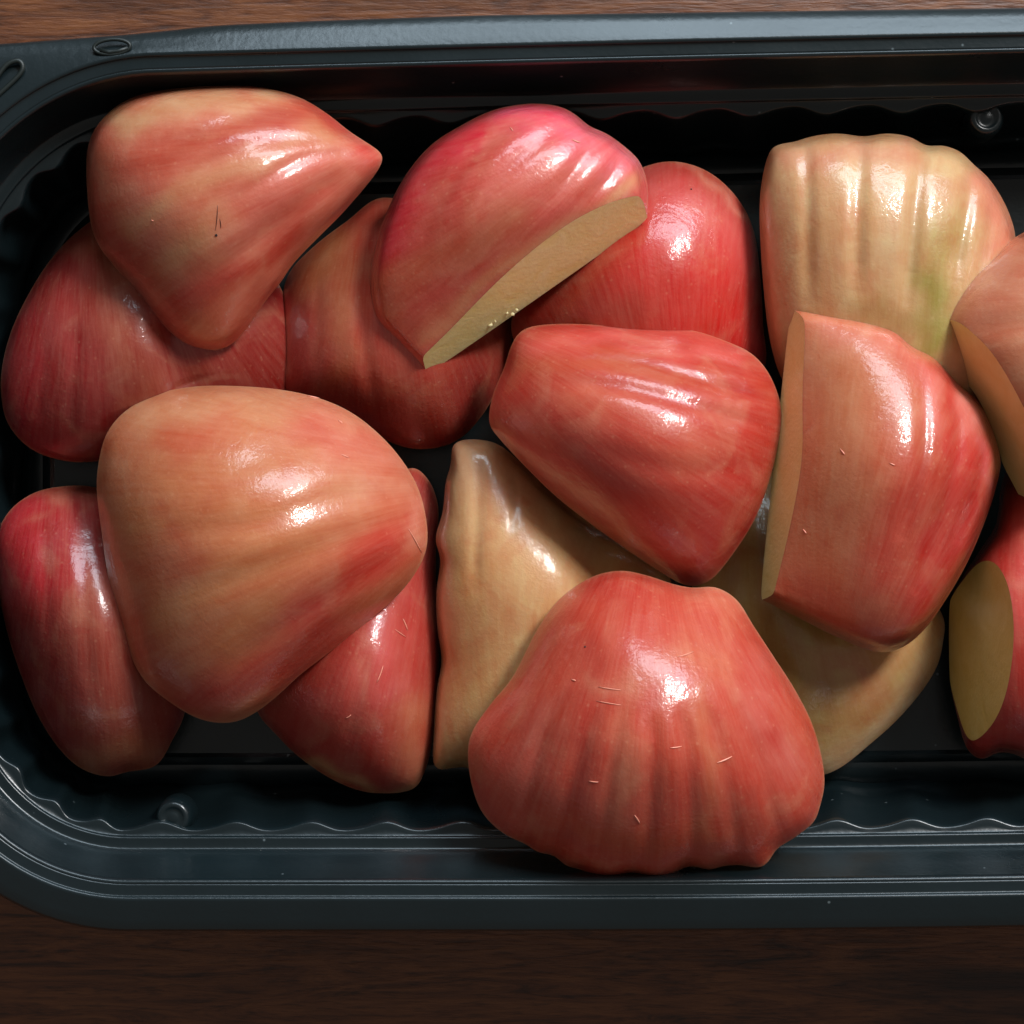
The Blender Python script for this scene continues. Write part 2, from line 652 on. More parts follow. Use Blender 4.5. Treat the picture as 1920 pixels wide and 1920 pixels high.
def smooth_line(pts):
    if len(pts) < 3:
        return pts
    P = np.array([2 * np.array(pts[0]) - pts[1]] + [np.array(p, float) for p in pts] + [2 * np.array(pts[-1]) - pts[-2]])
    out = []
    for i in range(1, len(P) - 2):
        for k in range(5):
            t = k / 5
            p0, p1, p2, p3 = P[i - 1], P[i], P[i + 1], P[i + 2]
            out.append(tuple(0.5 * ((2 * p1) + (-p0 + p2) * t + (2 * p0 - 5 * p1 + 4 * p2 - p3) * t * t + (-p0 + 3 * p1 - 3 * p2 + p3) * t ** 3)))
    out.append(tuple(P[-2]))
    return out


PIECES = {}


def piece(key, label, outline, z0, tilt, H, base, strokes=(), grooves=(), pole=(0, 0), cuts=(), e=0.78, centre=None,
          flesh=None, seed=0, wob=0.00035, NR=112, taper=None, thick=0.0004):
    """outline px; z0 m at the centre; tilt (mm per 100 px to the right, to the bottom); H dome height m"""
    O = catmull(outline, 8)
    O = resample_by_angle(O, None, NR)
    cx, cy = centre if centre else O.mean(0)

    def zb(px, py):
        return z0 + tilt[0] * 1e-5 * (px - cx) + tilt[1] * 1e-5 * (py - cy)

    s, idx, P, u = poisson_dome(O[:, 0], O[:, 1], cx, cy)
    h = H * u ** e
    if taper:
        (ta, tb_), fac, rng = taper
        nx_, ny_ = tb_[1] - ta[1], ta[0] - tb_[0]
        ln = math.hypot(nx_, ny_)
        sd = ((P[:, 0] - ta[0]) * nx_ + (P[:, 1] - ta[1]) * ny_) / ln
        if (cx - ta[0]) * nx_ + (cy - ta[1]) * ny_ < 0:
            sd = -sd
        tt = np.clip(sd / rng, 0, 1)
        h = h * (fac + (1 - fac) * (1 - (1 - tt) ** 2))
    h = h + thick * (1 - np.exp(-u / 0.03))
    zz = zb(P[:, 0], P[:, 1]) + h
    n_top = len(P)
    m = n_top - NR
    # underside: three rings and a centre, slightly hollow
    V = [(P[i, 0], P[i, 1], zz[i]) for i in range(n_top)]
    F, mats = [], []
    for i in range(NR):
        j = (i + 1) % NR
        F.append((0, idx[1][j], idx[1][i]))
        mats.append(0)
    for a in range(1, MR):
        for i in range(NR):
            j = (i + 1) % NR
            F.append((idx[a][i], idx[a][j], idx[a + 1][j], idx[a + 1][i]))
            mats.append(0)
    prev = idx[MR]
    for q, ss in enumerate((0.975, 0.85, 0.45)):
        cur = np.arange(NR) + len(V)
        for i in range(NR):
            x_, y_ = cx + (O[i, 0] - cx) * ss, cy + (O[i, 1] - cy) * ss
            V.append((x_, y_, zb(x_, y_) - (0.0006 if q == 0 else 0.0009)))
        for i in range(NR):
            j = (i + 1) % NR
            F.append((prev[i], prev[j], cur[j], cur[i]))
            mats.append(1)
        prev = cur
    c = len(V)
    V.append((cx, cy, z0 - 0.0009))
    for i in range(NR):
        F.append((prev[i], prev[(i + 1) % NR], c))
        mats.append(1)
    me = bpy.data.meshes.new("tmp")
    me.from_pydata([tuple(map(float, v)) for v in V], [], [tuple(int(q) for q in f) for f in F])
    me.update()
    me.polygons.foreach_set('material_index', mats)
    # work in a scale where px and height are comparable, so the subdivision behaves
    co = np.array([(v[0] * 8.33e-5, v[1] * 8.33e-5, v[2]) for v in V]).ravel()
    me.vertices.foreach_set('co', co)
    cr = me.attributes.new('crease_edge', 'FLOAT', 'EDGE')
    rimset = set(int(q) for q in idx[MR])
    vals = []
    for ed in me.edges:
        a, b = ed.vertices
        vals.append(1.0 if (a in rimset and b in rimset) else 0.0)
    cr.data.foreach_set('value', vals)
    to = bpy.data.objects.new("tmp", me)
    COL.objects.link(to)
    mo = to.modifiers.new("s", 'SUBSURF')
    mo.levels = 2
    mo.render_levels = 2
    dg = bpy.context.evaluated_depsgraph_get()
    me2 = bpy.data.meshes.new_from_object(to.evaluated_get(dg))
    bpy.data.objects.remove(to)
    nv = len(me2.vertices)
    co = np.empty(nv * 3)
    me2.vertices.foreach_get('co', co)
    co = co.reshape(-1, 3)
    px, py, z = co[:, 0] / 8.33e-5, co[:, 1] / 8.33e-5, co[:, 2].copy()
    hh = np.clip((z - zb(px, py)) / H, 0, 1)          # 0 at the cut edge, 1 at the crown
    top = np.clip(hh * 6, 0, 1)
    for pts, wdt, depth in grooves:
        d, al = seg_dist(px, py, smooth_line(pts))
        fade = np.sin(np.clip(al * 2.6, 0, 1) * 1.5708) ** 2 * np.clip((1 - al) * 6 + 0.35, 0, 1)
        z -= 0.62 * depth * np.exp(-(d / wdt) ** 2) * fade * top
    # slow natural unevenness
    rs = np.random.RandomState(seed + 11)
    wv = np.zeros(nv)
    for q in range(7):
        kx, ky = rs.normal(0, 1 / 75.0, 2)
        wv += np.sin(px * kx + py * ky + rs.uniform(0, 6.28))
    z += wob * wv / 2.2 * top
    X, Y = W(px, py, z)
    # pigment
    col = np.tile(np.array(lin(base)), (nv, 1))
    jx = px + 9 * np.sin(py / 31.0 + seed) + 5 * np.sin(py / 13.0 + px / 40)
    jy = py + 9 * np.sin(px / 37.0 + seed * 2) + 5 * np.sin(px / 15.0 + py / 33)
    for pts, wdt, cc, al in strokes:
        if len(pts) == 1:
            d = np.hypot(jx - pts[0][0], jy - pts[0][1])
        else:
            d, _ = seg_dist(jx, jy, smooth_line(pts))
        w_ = al * np.exp(-(d / wdt) ** 2)
        col = col * (1 - w_[:, None]) + np.array(lin(cc)) * w_[:, None]
    # thin paler line where the knife went through the skin
    w_ = 0.45 * np.clip(1 - hh / 0.05, 0, 1)
    col = col * (1 - w_[:, None]) + np.array(lin((224, 168, 128))) * w_[:, None]
    # coordinates along the ribs: angle round the pole, distance from it
    ang = np.unwrap(np.arctan2(py - pole[1], px - pole[0]))
    ang = np.mod(np.arctan2(py - pole[1], px - pole[0]) - math.atan2(cy - pole[1], cx - pole[0]) + math.pi, 2 * math.pi)
    rad = np.hypot(px - pole[0], py - pole[1])
    dist0 = math.hypot(cx - pole[0], cy - pole[1])
    uu = ang * dist0 / 260.0
    vv = rad / 260.0
    me2.vertices.foreach_set('co', np.stack([X, Y, z], 1).ravel())
    ca = me2.attributes.new('tint', 'FLOAT_COLOR', 'POINT')
    ca.data.foreach_set('color', np.concatenate([col, np.ones((nv, 1))], 1).ravel())
    for l_ in list(me2.uv_layers):
        me2.uv_layers.remove(l_)
    uvl = me2.uv_layers.new(name='along')
    vi = np.empty(len(me2.loops), int)
    me2.loops.foreach_get('vertex_index', vi)
    uvl.data.foreach_set('uv', np.stack([uu[vi] + seed * 3.7, vv[vi]], 1).ravel())
    bmx = bmesh.new()
    bmx.from_mesh(me2)
    bmesh.ops.recalc_face_normals(bmx, faces=bmx.faces[:])
    for (a, b, deg, drop) in cuts:
        za, zb_ = zb(*a) + drop, zb(*b) + drop
        A = Vector((*W(a[0], a[1], za), za))
        B = Vector((*W(b[0], b[1], zb_), zb_))
        C = Vector((*W(cx, cy, z0), z0))
        t = (B - A).normalized()
        out = t.cross(Vector((0, 0, 1)))
        if out.dot(C - A) > 0:
            out = -out
        out.normalize()
        no = (out * math.cos(math.radians(deg)) + Vector((0, 0, 1)) * math.sin(math.radians(deg))).normalized()
        res = bmesh.ops.bisect_plane(bmx, geom=bmx.verts[:] + bmx.edges[:] + bmx.faces[:], dist=1e-7, plane_co=A, plane_no=no, clear_outer=True)
        ce = [g for g in res['geom_cut'] if isinstance(g, bmesh.types.BMEdge)]
        fr = bmesh.ops.triangle_fill(bmx, use_beauty=True, use_dissolve=False, edges=ce, normal=no)
        for g in fr['geom']:
            if isinstance(g, bmesh.types.BMFace):
                g.material_index = 1
                if g.normal.dot(no) < 0:
                    g.normal_flip()
    lay = bmx.loops.layers.uv.get('along')
    kx, ky = W(cx, cy, z0)
    root = thing("rose_apple_piece", label, "fruit piece", (kx, ky, z0), "cut rose apple pieces in the tray")
    off = Vector((kx, ky, z0))
    for name, mi, mat in (("skin", 0, M_SKIN), ("flesh", 1, flesh or M_FLESH)):
        b2 = bmx.copy()
        dele = [f for f in b2.faces if f.material_index != mi]
        bmesh.ops.delete(b2, geom=dele, context='FACES')
        for v in b2.verts:
            v.co -= off
        for f in b2.faces:
            f.smooth = (mi == 0)
            f.material_index = 0
        m3 = bpy.data.meshes.new(name)
        b2.to_mesh(m3)
        b2.free()
        new_obj(name, m3, root, mat)
    bmx.free()
    PIECES[key] = root
    return root


# pigments
TAN = (212, 158, 122)
CREAM = (214, 186, 140)
PALE = (214, 168, 124)
PINK = (214, 104, 100)
ROSE = (206, 82, 82)
HOT = (222, 70, 92)
RED = (192, 42, 28)
BRICK = (184, 66, 40)
SALMON = (206, 106, 84)
CRIM = (156, 20, 30)
WINE = (150, 26, 30)
GREEN = (140, 150, 46)
OLIVE = (200, 172, 108)
ORANGE = (196, 112, 62)

# ---- lower layer
piece('B', "crimson rose apple piece at the far left, half under the top left piece",
      [(210, 395), (150, 430), (100, 480), (60, 540), (25, 610), (5, 680), (2, 740), (15, 795), (55, 840), (110, 862), (170, 866),
       (260, 850), (400, 820), (520, 770), (556, 700), (550, 600), (500, 500), (400, 430), (300, 395)],
      0.013, (-0.8, 0.0), 0.017, CRIM,
      strokes=[([(60, 620), (40, 740), (90, 840)], 45, (180, 30, 48), .8), ([(200, 480), (240, 600), (260, 700)], 55, (176, 96, 72), .75),
               ([(120, 520), (130, 680)], 22, ROSE, .35), ([(150, 700), (200, 800)], 25, (190, 50, 50), .4),
               ([(330, 640), (500, 700)], 90, (142, 28, 22), .8)],
      grooves=[([(300, 560), (330, 640), (360, 740)], 40, 0.0035), ([(90, 600), (70, 800)], 12, 0.0003), ([(150, 560), (130, 820)], 14, 0.0004)],
      pole=(160, 200), seed=1, centre=(230, 650))
piece('C', "reddish brown rose apple piece wedged between the two large pieces of the top row",
      [(720, 370), (650, 415), (585, 465), (538, 520), (526, 600), (523, 680), (524, 735), (600, 775), (680, 805), (750, 836), (800, 842),
       (850, 830), (890, 797), (925, 745), (950, 680), (960, 600), (920, 500), (830, 410)],
      0.010, (-0.3, 0.2), 0.017, (192, 72, 58),
      strokes=[([(620, 460), (580, 540)], 44, (186, 112, 66), .85), ([(570, 600), (560, 720)], 50, (214, 92, 88), .85),
               ([(650, 520), (640, 700)], 30, (196, 124, 84), .6), ([(700, 740), (820, 800)], 60, (168, 42, 26), .8),
               ([(880, 700), (900, 780)], 50, WINE, .8), ([(540, 520), (528, 700)], 8, (224, 150, 130), .7)],
      grooves=[([(690, 430), (675, 560), (700, 760)], 16, 0.0008), ([(600, 480), (590, 700)], 12, 0.0003)],
      pole=(700, 200), seed=2, centre=(700, 650))
piece('E', "bright red smooth rose apple piece behind the top centre piece",
      [(1100, 400), (1150, 345), (1212, 311), (1270, 303), (1330, 323), (1380, 368), (1412, 428), (1426, 520), (1431, 610), (1434, 690),
       (1380, 760), (1250, 780), (1100, 740), (975, 660), (965, 570), (1030, 480)],
      0.015, (0.1, -1.6), 0.015, RED,
      strokes=[([(1220, 340), (1320, 400), (1380, 480)], 62, (218, 96, 96), .85), ([(1180, 460), (1270, 660)], 70, (206, 22, 20), .85),
               ([(1080, 560), (1180, 600)], 55, (178, 50, 32), .9), ([(1340, 500), (1370, 660)], 60, (214, 16, 24), .9),
               ([(1270, 303), (1340, 330), (1400, 410)], 9, (228, 150, 130), .6)],
      grooves=[([(1230, 420), (1230, 700)], 16, 0.0002)], pole=(1300, 1100), seed=3, centre=(1250, 560))
piece('G', "pale greenish tan rose apple piece with scalloped top edge at upper right",
      [(1424, 400), (1430, 330), (1444, 282), (1462, 270), (1490, 266), (1520, 256), (1570, 250), (1620, 256), (1660, 250), (1705, 256),
       (1738, 274), (1765, 272), (1800, 284), (1825, 308), (1850, 330), (1872, 360), (1893, 402), (1905, 460), (1900, 620), (1850, 760),
       (1700, 800), (1540, 790), (1474, 725), (1444, 640), (1430, 520)],
      0.0215, (0, -1), 0.013, (214, 182, 134),
      strokes=[([(1560, 300), (1560, 600)], 22, (206, 158, 110), .5), ([(1520, 440), (1530, 600)], 40, (206, 156, 98), .6),
               ([(1620, 420), (1630, 560)], 40, (208, 164, 108), .5), ([(1700, 270), (1690, 290), (1480, 290)], 26, (212, 150, 124), .6),
               ([(1790, 300), (1770, 420)], 34, (212, 188, 138), .85), ([(1700, 400), (1670, 480)], 40, (208, 180, 136), .5),
               ([(1765, 440), (1745, 640)], 46, (176, 164, 84), .75), ([(1752, 520), (1744, 630)], 26, (146, 154, 58), .7),
               ([(1700, 600), (1620, 600)], 40, (166, 142, 70), .6),
               ([(1850, 350), (1880, 460)], 34, (214, 136, 112), .9), ([(1432, 380), (1440, 640)], 10, (214, 170, 120), .6)],
      grooves=[([(1508, 240), (1514, 330), (1516, 560)], 15, 0.0010), ([(1614, 236), (1612, 330), (1606, 540)], 17, 0.0013),
               ([(1735, 250), (1722, 340), (1700, 560)], 16, 0.0015), ([(1822, 290), (1815, 370), (1790, 520)], 15, 0.0014),
               ([(1868, 350), (1852, 440), (1830, 540)], 12, 0.0008)],
      pole=(1650, 1500), seed=4, centre=(1650, 500), e=0.55)
piece('J', "pale cream rose apple wedge with wavy left edge, left of the bottom centre piece",
      [(846, 850), (850, 832), (866, 825), (900, 824), (936, 834), (975, 866), (1040, 930), (1120, 985), (1215, 1040), (1260, 1110), (1200, 1280), (1060, 1420),
       (950, 1480), (880, 1440), (845, 1441), (814, 1438), (814, 1360), (819, 1290), (828, 1240), (820, 1180), (818, 1110), (826, 1050),
       (816, 1010), (830, 960), (836, 900), (845, 875)],
      0.014, (-0.6, -0.8), 0.013, (222, 186, 132),
      strokes=[([(860, 860), (950, 900)], 70, (228, 194, 156), .7), ([(880, 1100), (930, 1300)], 70, (214, 172, 110), .7),
               ([(950, 850), (1010, 930)], 26, (214, 158, 118), .6), ([(890, 1260), (880, 1400)], 50, (200, 164, 100), .6),
               ([(826, 940), (822, 1200), (818, 1400)], 9, (226, 196, 150), .7)],
      grooves=[([(900, 830), (898, 930), (890, 1100)], 13, 0.0008), ([(960, 850), (966, 930), (960, 1000)], 11, 0.0005), ([(1085, 880), (1120, 1000), (1140, 1120)], 50, 0.004)],
      thick=0.002,
      pole=(950, 1800), seed=5, centre=(970, 1140), e=0.6, flesh=M_FLESH_SHADED)
piece('K', "olive yellow rose apple piece lying under the right hand red pieces near the bottom",
      [(1400, 880), (1460, 890), (1560, 980), (1700, 1080), (1766, 1150), (1768, 1205), (1752, 1260), (1705, 1325), (1640, 1388), (1548, 1452),
       (1440, 1440), (1330, 1340), (1290, 1180), (1320, 1020)],
      0.008, (0, 0), 0.012, OLIVE,
      strokes=[([(1500, 1240), (1560, 1340)], 70, (194, 156, 86), .7), ([(1440, 1140), (1520, 1180)], 40, (180, 162, 84), .7),
               ([(1650, 1220), (1620, 1300)], 50, (204, 148, 98), .7), ([(1775, 1180), (1720, 1300), (1560, 1440)], 22, (226, 204, 162), .85)],
      grooves=[([(1600, 1150), (1520, 1400)], 20, 0.0004), ([(1430, 930), (1440, 1060)], 12, 0.0006)],
      pole=(1400, 700), seed=6, centre=(1510, 1180))
piece('N', "dark crimson rose apple piece in the bottom left corner, tucked under the big orange one",
      [(52, 930), (100, 914), (170, 912), (230, 940), (300, 1040), (350, 1180), (350, 1320), (322, 1390), (292, 1436), (240, 1447),
       (200, 1456), (150, 1440), (108, 1400), (70, 1340), (38, 1262), (12, 1180), (-4, 1100), (-10, 1020), (12, 965)],
      0.011, (-0.9, 0.2), 0.017, (152, 22, 30),
      strokes=[([(40, 960), (60, 1080)], 60, (200, 18, 48), .95), ([(120, 940), (100, 1200)], 30, (176, 28, 40), .5),
               ([(190, 1150), (230, 1340)], 80, (156, 64, 46), .85), ([(160, 1430), (300, 1410)], 34, (178, 116, 84), .8)],
      grooves=[([(80, 930), (90, 1200)], 14, 0.0005), ([(150, 930), (170, 1300)], 16, 0.0006)],
      pole=(130, 600), seed=7, centre=(170, 1190))
piece('O', "rosy red rose apple wedge with a pale tip, under the big orange piece",
      [(760, 880), (800, 895), (822, 950), (818, 1020), (818, 1110), (824, 1200), (821, 1290), (812, 1385), (797, 1445), (772, 1481),
       (700, 1487), (640, 1470), (574, 1430), (520, 1380), (478, 1320), (500, 1220), (580, 1100), (680, 960)],
      0.010, (0.2, 0.1), 0.018, (190, 58, 50),
      strokes=[([(740, 1120), (720, 1280)], 45, (206, 88, 88), .8), ([(640, 1400), (700, 1430)], 50, (190, 48, 32), .8),
               ([(560, 1340), (640, 1330)], 50, (198, 70, 62), .6), ([(790, 1330), (770, 1450)], 36, (208, 134, 100), .75),
               ([(560, 1430), (700, 1484), (780, 1478)], 12, (224, 172, 124), .85), ([(810, 920), (815, 1080)], 40, WINE, .8)],
      grooves=[([(770, 1000), (760, 1200), (730, 1420)], 16, 0.0005), ([(700, 1180), (650, 1400)], 18, 0.0005)],
      pole=(860, 700), seed=8, centre=(700, 1230))
piece('P', "red rose apple wedge at the right edge, its olive yellow cut face turned left",
      [(1868, 980), (1880, 900), (1910, 866), (2010, 880), (2080, 1000), (2090, 1240), (2040, 1400), (1960, 1436), (1905, 1415), (1872, 1411),
       (1840, 1424), (1812, 1402), (1794, 1340), (1780, 1270), (1774, 1190), (1780, 1130), (1806, 1080), (1845, 1020)],
      0.010, (0.4, -0.3), 0.024, (196, 40, 34),
      strokes=[([(1920, 980), (1900, 1200)], 30, (218, 100, 96), .5), ([(1910, 1250), (1900, 1400)], 50, (190, 34, 26), .8),
               ([(1850, 1420), (1960, 1430)], 14, (206, 110, 100), .7), ([(1900, 880), (1960, 900)], 60, (120, 50, 30), .7)],
      cuts=[((1784, 980), (1786, 1420), 12.5, 0.0004)],
      pole=(1900, 700), seed=9, centre=(1920, 1160), flesh=M_FLESH_OLIVE, e=0.42)

# ---- upper layer
piece('A', "large red and tan rose apple piece at top left, pointed at its right tip",
      [(162, 330), (166, 270), (190, 225), (240, 186), (310, 168), (400, 161), (490, 164), (560, 182), (612, 212), (655, 246), (695, 272),
       (717, 290), (714, 310), (692, 342), (642, 400), (600, 442), (552, 492), (526, 530), (500, 562), (464, 614), (434, 646), (395, 658), (350, 649),
       (310, 620), (280, 588), (252, 545), (215, 500), (188, 465), (170, 420)],
      0.0285, (1, -0.9), 0.016, SALMON,
      strokes=[([(220, 220), (340, 200), (520, 180)], 30, (210, 164, 122), .95), ([(190, 300), (330, 285), (520, 215), (640, 250)], 26, BRICK, .85),
               ([(240, 420), (340, 370), (480, 290), (600, 260)], 26, (208, 150, 108), .75), ([(190, 420), (250, 500), (320, 590)], 40, (176, 50, 32), .85),
               ([(330, 480), (420, 420)], 44, (206, 154, 110), .85), ([(430, 440), (560, 340), (690, 290)], 40, (210, 108, 96), .6),
               ([(350, 580), (470, 490), (600, 400), (640, 350)], 24, (194, 46, 28), .9), ([(420, 610), (540, 480), (690, 330)], 20, (212, 122, 100), .8),
               ([(380, 620)], 40, (186, 86, 56), .7), ([(600, 200), (680, 270)], 22, (206, 70, 66), .8)],
      grooves=[([(200, 290), (340, 262), (520, 205), (650, 255)], 18, 0.0009), ([(300, 350), (480, 270), (620, 262)], 15, 0.0006),
               ([(330, 560), (480, 450), (650, 320)], 22, 0.0011), ([(400, 400), (560, 300), (660, 285)], 14, 0.0006)],
      pole=(780, 240), seed=21, centre=(410, 385), e=0.58)
piece('D', "pink red rose apple piece at top centre with cream cut face",
      [(700, 600), (692, 530), (704, 460), (724, 400), (758, 332), (808, 272), (870, 232), (920, 208), (965, 197), (1010, 194), (1050, 200), (1078, 214),
       (1105, 236), (1140, 252), (1175, 278), (1200, 304), (1214, 345), (1214, 400), (1206, 450), (1150, 540), (1050, 620), (950, 680), (860, 712), (805, 700), (772, 676), (735, 640)],
      0.0265, (0.9, -0.5), 0.015, (208, 78, 72),
      strokes=[([(730, 480), (780, 340), (860, 260), (960, 215)], 40, (206, 60, 70), .8), ([(800, 420), (880, 300), (960, 230)], 22, (188, 46, 36), .8),
               ([(760, 380), (800, 310)], 16, (212, 110, 90), .6), ([(870, 400), (940, 280), (990, 230)], 14, (186, 50, 36), .7),
               ([(730, 560), (820, 480), (950, 420)], 50, (202, 100, 62), .75), ([(960, 215), (1070, 240)], 44, (234, 72, 112), .9), ([(725, 470), (790, 330), (880, 240)], 30, (218, 34, 66), .85),
               ([(1090, 250), (1190, 310)], 46, (234, 110, 130), .9), ([(950, 350), (1100, 330)], 50, (214, 112, 98), .7),
               ([(780, 640), (950, 500), (1190, 350)], 18, (220, 158, 116), .85), ([(720, 560), (760, 640)], 30, (180, 72, 44), .6)],
      grooves=[([(760, 500), (830, 370), (930, 260), (1000, 220)], 14, 0.0006), ([(860, 460), (930, 340), (1040, 245), (1085, 225)], 18, 0.0009),
               ([(980, 430), (1060, 340), (1110, 270), (1118, 235)], 16, 0.0009), ([(1080, 400), (1150, 320), (1170, 275)], 14, 0.0009)],
      cuts=[((790, 704), (1210, 447), 27, 0.0)], taper=(((790, 704), (1210, 447)), 0.05, 380), thick=0.0040,
      pole=(1260, 170), seed=22, centre=(950, 440), e=0.62, NR=140)
piece('F', "deep red rose apple piece in the centre right, straight cut edge at the lower left",
      [(962, 640), (990, 614), (1060, 607), (1150, 611), (1230, 614), (1300, 620), (1362, 640), (1412, 665), (1447, 710), (1466, 775), (1456, 850),
       (1437, 920), (1412, 980), (1372, 1042), (1332, 1088), (1292, 1099), (1250, 1080), (1180, 1034), (1110, 984), (1040, 929), (980, 870),
       (936, 822), (917, 792), (924, 740), (945, 690)],
      0.027, (0.2, 0), 0.017, (192, 50, 38),
      strokes=[([(980, 640), (1150, 640), (1380, 670)], 20, (212, 84, 80), .8), ([(1000, 680), (1200, 690), (1430, 740)], 20, (190, 74, 46), .7),
               ([(1080, 740), (1250, 800), (1300, 860)], 46, (204, 100, 72), .7), ([(950, 800), (1080, 920), (1260, 1050)], 34, (206, 92, 82), .75),
               ([(1150, 880), (1250, 950)], 50, (186, 50, 30), .8), ([(1400, 720), (1440, 850), (1380, 1000)], 34, (186, 34, 32), .8),
               ([(925, 800), (1040, 936), (1290, 1104)], 9, (222, 140, 110), .6)],
      grooves=[([(1000, 640), (1200, 640), (1430, 700)], 11, 0.0009), ([(1020, 672), (1200, 684), (1440, 750)], 13, 0.0011),
               ([(1020, 716), (1180, 730), (1430, 800)], 15, 0.0009), ([(1060, 820), (1250, 880), (1420, 880)], 26, 0.0007)],
      pole=(800, 560), seed=23, centre=(1200, 815))
piece('H', "tan pink rose apple piece at the right edge, its lower side cut away",
      [(1759, 602), (1774, 572), (1808, 524), (1858, 480), (1905, 444), (1980, 410), (2080, 420), (2160, 560), (2160, 780), (2080, 940), (1960, 990),
       (1892, 900), (1868, 830), (1832, 750), (1790, 694), (1762, 645)],
      0.0245, (0.3, -0.3), 0.017, (204, 128, 96),
      strokes=[([(1800, 560), (1900, 500)], 50, (206, 132, 104), .8), ([(1830, 680), (1920, 720)], 50, (200, 136, 92), .8), ([(1780, 600), (1850, 520)], 10, (220, 160, 120), .5)],
      grooves=[([(1790, 620), (1880, 610), (1990, 600)], 26, 0.0008)],
      cuts=[((1762, 640), (1935, 960), 13, 0.0008)], thick=0.003,
      pole=(2200, 560), seed=24, centre=(1960, 680), flesh=M_FLESH_TAN, e=0.6)
piece('I', "rose apple quarter on the right with long tan cut face and red right flank",
      [(1492, 578), (1520, 578), (1560, 584), (1620, 594), (1680, 613), (1708, 640), (1752, 664), (1775, 690), (1800, 722), (1832, 750), (1856, 790),
       (1876, 860), (1866, 920), (1842, 990), (1810, 1062), (1770, 1130), (1732, 1182), (1690, 1215), (1640, 1222), (1570, 1195), (1500, 1160),
       (1448, 1134), (1400, 1105), (1352, 1040), (1340, 850), (1360, 700), (1420, 610), (1460, 586)],
      0.0265, (-0.2, -0.5), 0.0165, (198, 108, 76),
      strokes=[([(1570, 640), (1570, 760), (1545, 1020)], 85, (208, 134, 92), .92), ([(1560, 610), (1680, 650)], 34, (218, 140, 120), .7),
               ([(1700, 640), (1720, 720)], 24, (212, 100, 90), .6), ([(1740, 700), (1750, 800)], 22, (222, 124, 116), .8), ([(1800, 740), (1830, 800)], 24, (226, 146, 136), .9),
               ([(1770, 700), (1790, 850), (1740, 1050)], 20, (196, 30, 30), .8), ([(1830, 850), (1800, 1000), (1720, 1150)], 50, (200, 18, 26), .95),
               ([(1720, 900), (1660, 1080)], 60, (190, 44, 30), .8), ([(1480, 1110), (1600, 1170), (1680, 1190)], 40, (190, 78, 48), .7),
               ([(1850, 820), (1852, 920)], 10, (214, 90, 96), .7)],
      grooves=[([(1700, 600), (1730, 720), (1730, 860), (1690, 1000)], 13, 0.0010), ([(1770, 670), (1796, 800), (1780, 920), (1720, 1100)], 14, 0.0013),
               ([(1835, 740), (1846, 860), (1800, 1010)], 11, 0.0010)],
      cuts=[((1484, 600), (1440, 1120), 20, 0.0)], taper=(((1484, 600), (1440, 1120)), 0.05, 300), thick=0.0036,
      pole=(1500, 1500), seed=25, centre=(1640, 900), flesh=M_FLESH_TAN, e=0.6, NR=140)
piece('M', "biggest rose apple piece, orange tan skin blushed red along its lower right, at the left",
      [(188, 850), (204, 805), (242, 765), (302, 736), (372, 724), (450, 724), (530, 731), (600, 747), (660, 774), (712, 815), (752, 860), (782, 910),
       (798, 965), (801, 1022), (782, 1070), (742, 1120), (684, 1170), (622, 1220), (562, 1266), (512, 1312), (462, 1346), (420, 1356), (368, 1346),
       (312, 1312), (266, 1270), (234, 1200), (206, 1100), (188, 980), (181, 910)],
      0.0262, (0.25, 0), 0.02, (202, 124, 84),
      strokes=[([(280, 790), (400, 760), (520, 770)], 46, (206, 148, 108), .8), ([(330, 820), (420, 800)], 34, (198, 88, 56), .7),
               ([(300, 900), (500, 860), (620, 800)], 40, (200, 122, 72), .7), ([(600, 790), (720, 880)], 60, (210, 116, 98), .85),
               ([(560, 960), (700, 900), (760, 920)], 30, (210, 140, 108), .7), ([(260, 980), (450, 960), (600, 940)], 40, (202, 128, 74), .6),
               ([(300, 1150), (420, 1080), (560, 1020)], 50, (200, 128, 76), .8), ([(240, 1080), (330, 1050)], 40, (190, 84, 50), .6),
               ([(560, 1150), (700, 1060), (790, 980)], 52, (200, 44, 36), .92), ([(330, 1310), (480, 1275), (620, 1180)], 52, (186, 50, 34), .92), ([(340, 1000), (360, 1040)], 30, (190, 84, 50), .55), ([(360, 900), (400, 930)], 30, (188, 92, 50), .5),
               ([(250, 1150), (290, 1260)], 44, (180, 70, 42), .8), ([(500, 1140), (420, 1220)], 36, (196, 122, 64), .6), ([(780, 930), (796, 1020)], 14, (218, 130, 110), .7)],
      grooves=[([(250, 900), (430, 880), (620, 810), (740, 860)], 26, 0.0006), ([(240, 1000), (460, 985), (640, 930), (780, 930)], 26, 0.0009),
               ([(280, 1140), (460, 1080), (640, 1010), (790, 960)], 28, 0.0008), ([(380, 1290), (540, 1170), (760, 1030)], 26, 0.0010)],
      pole=(950, 900), seed=26, centre=(485, 1020))
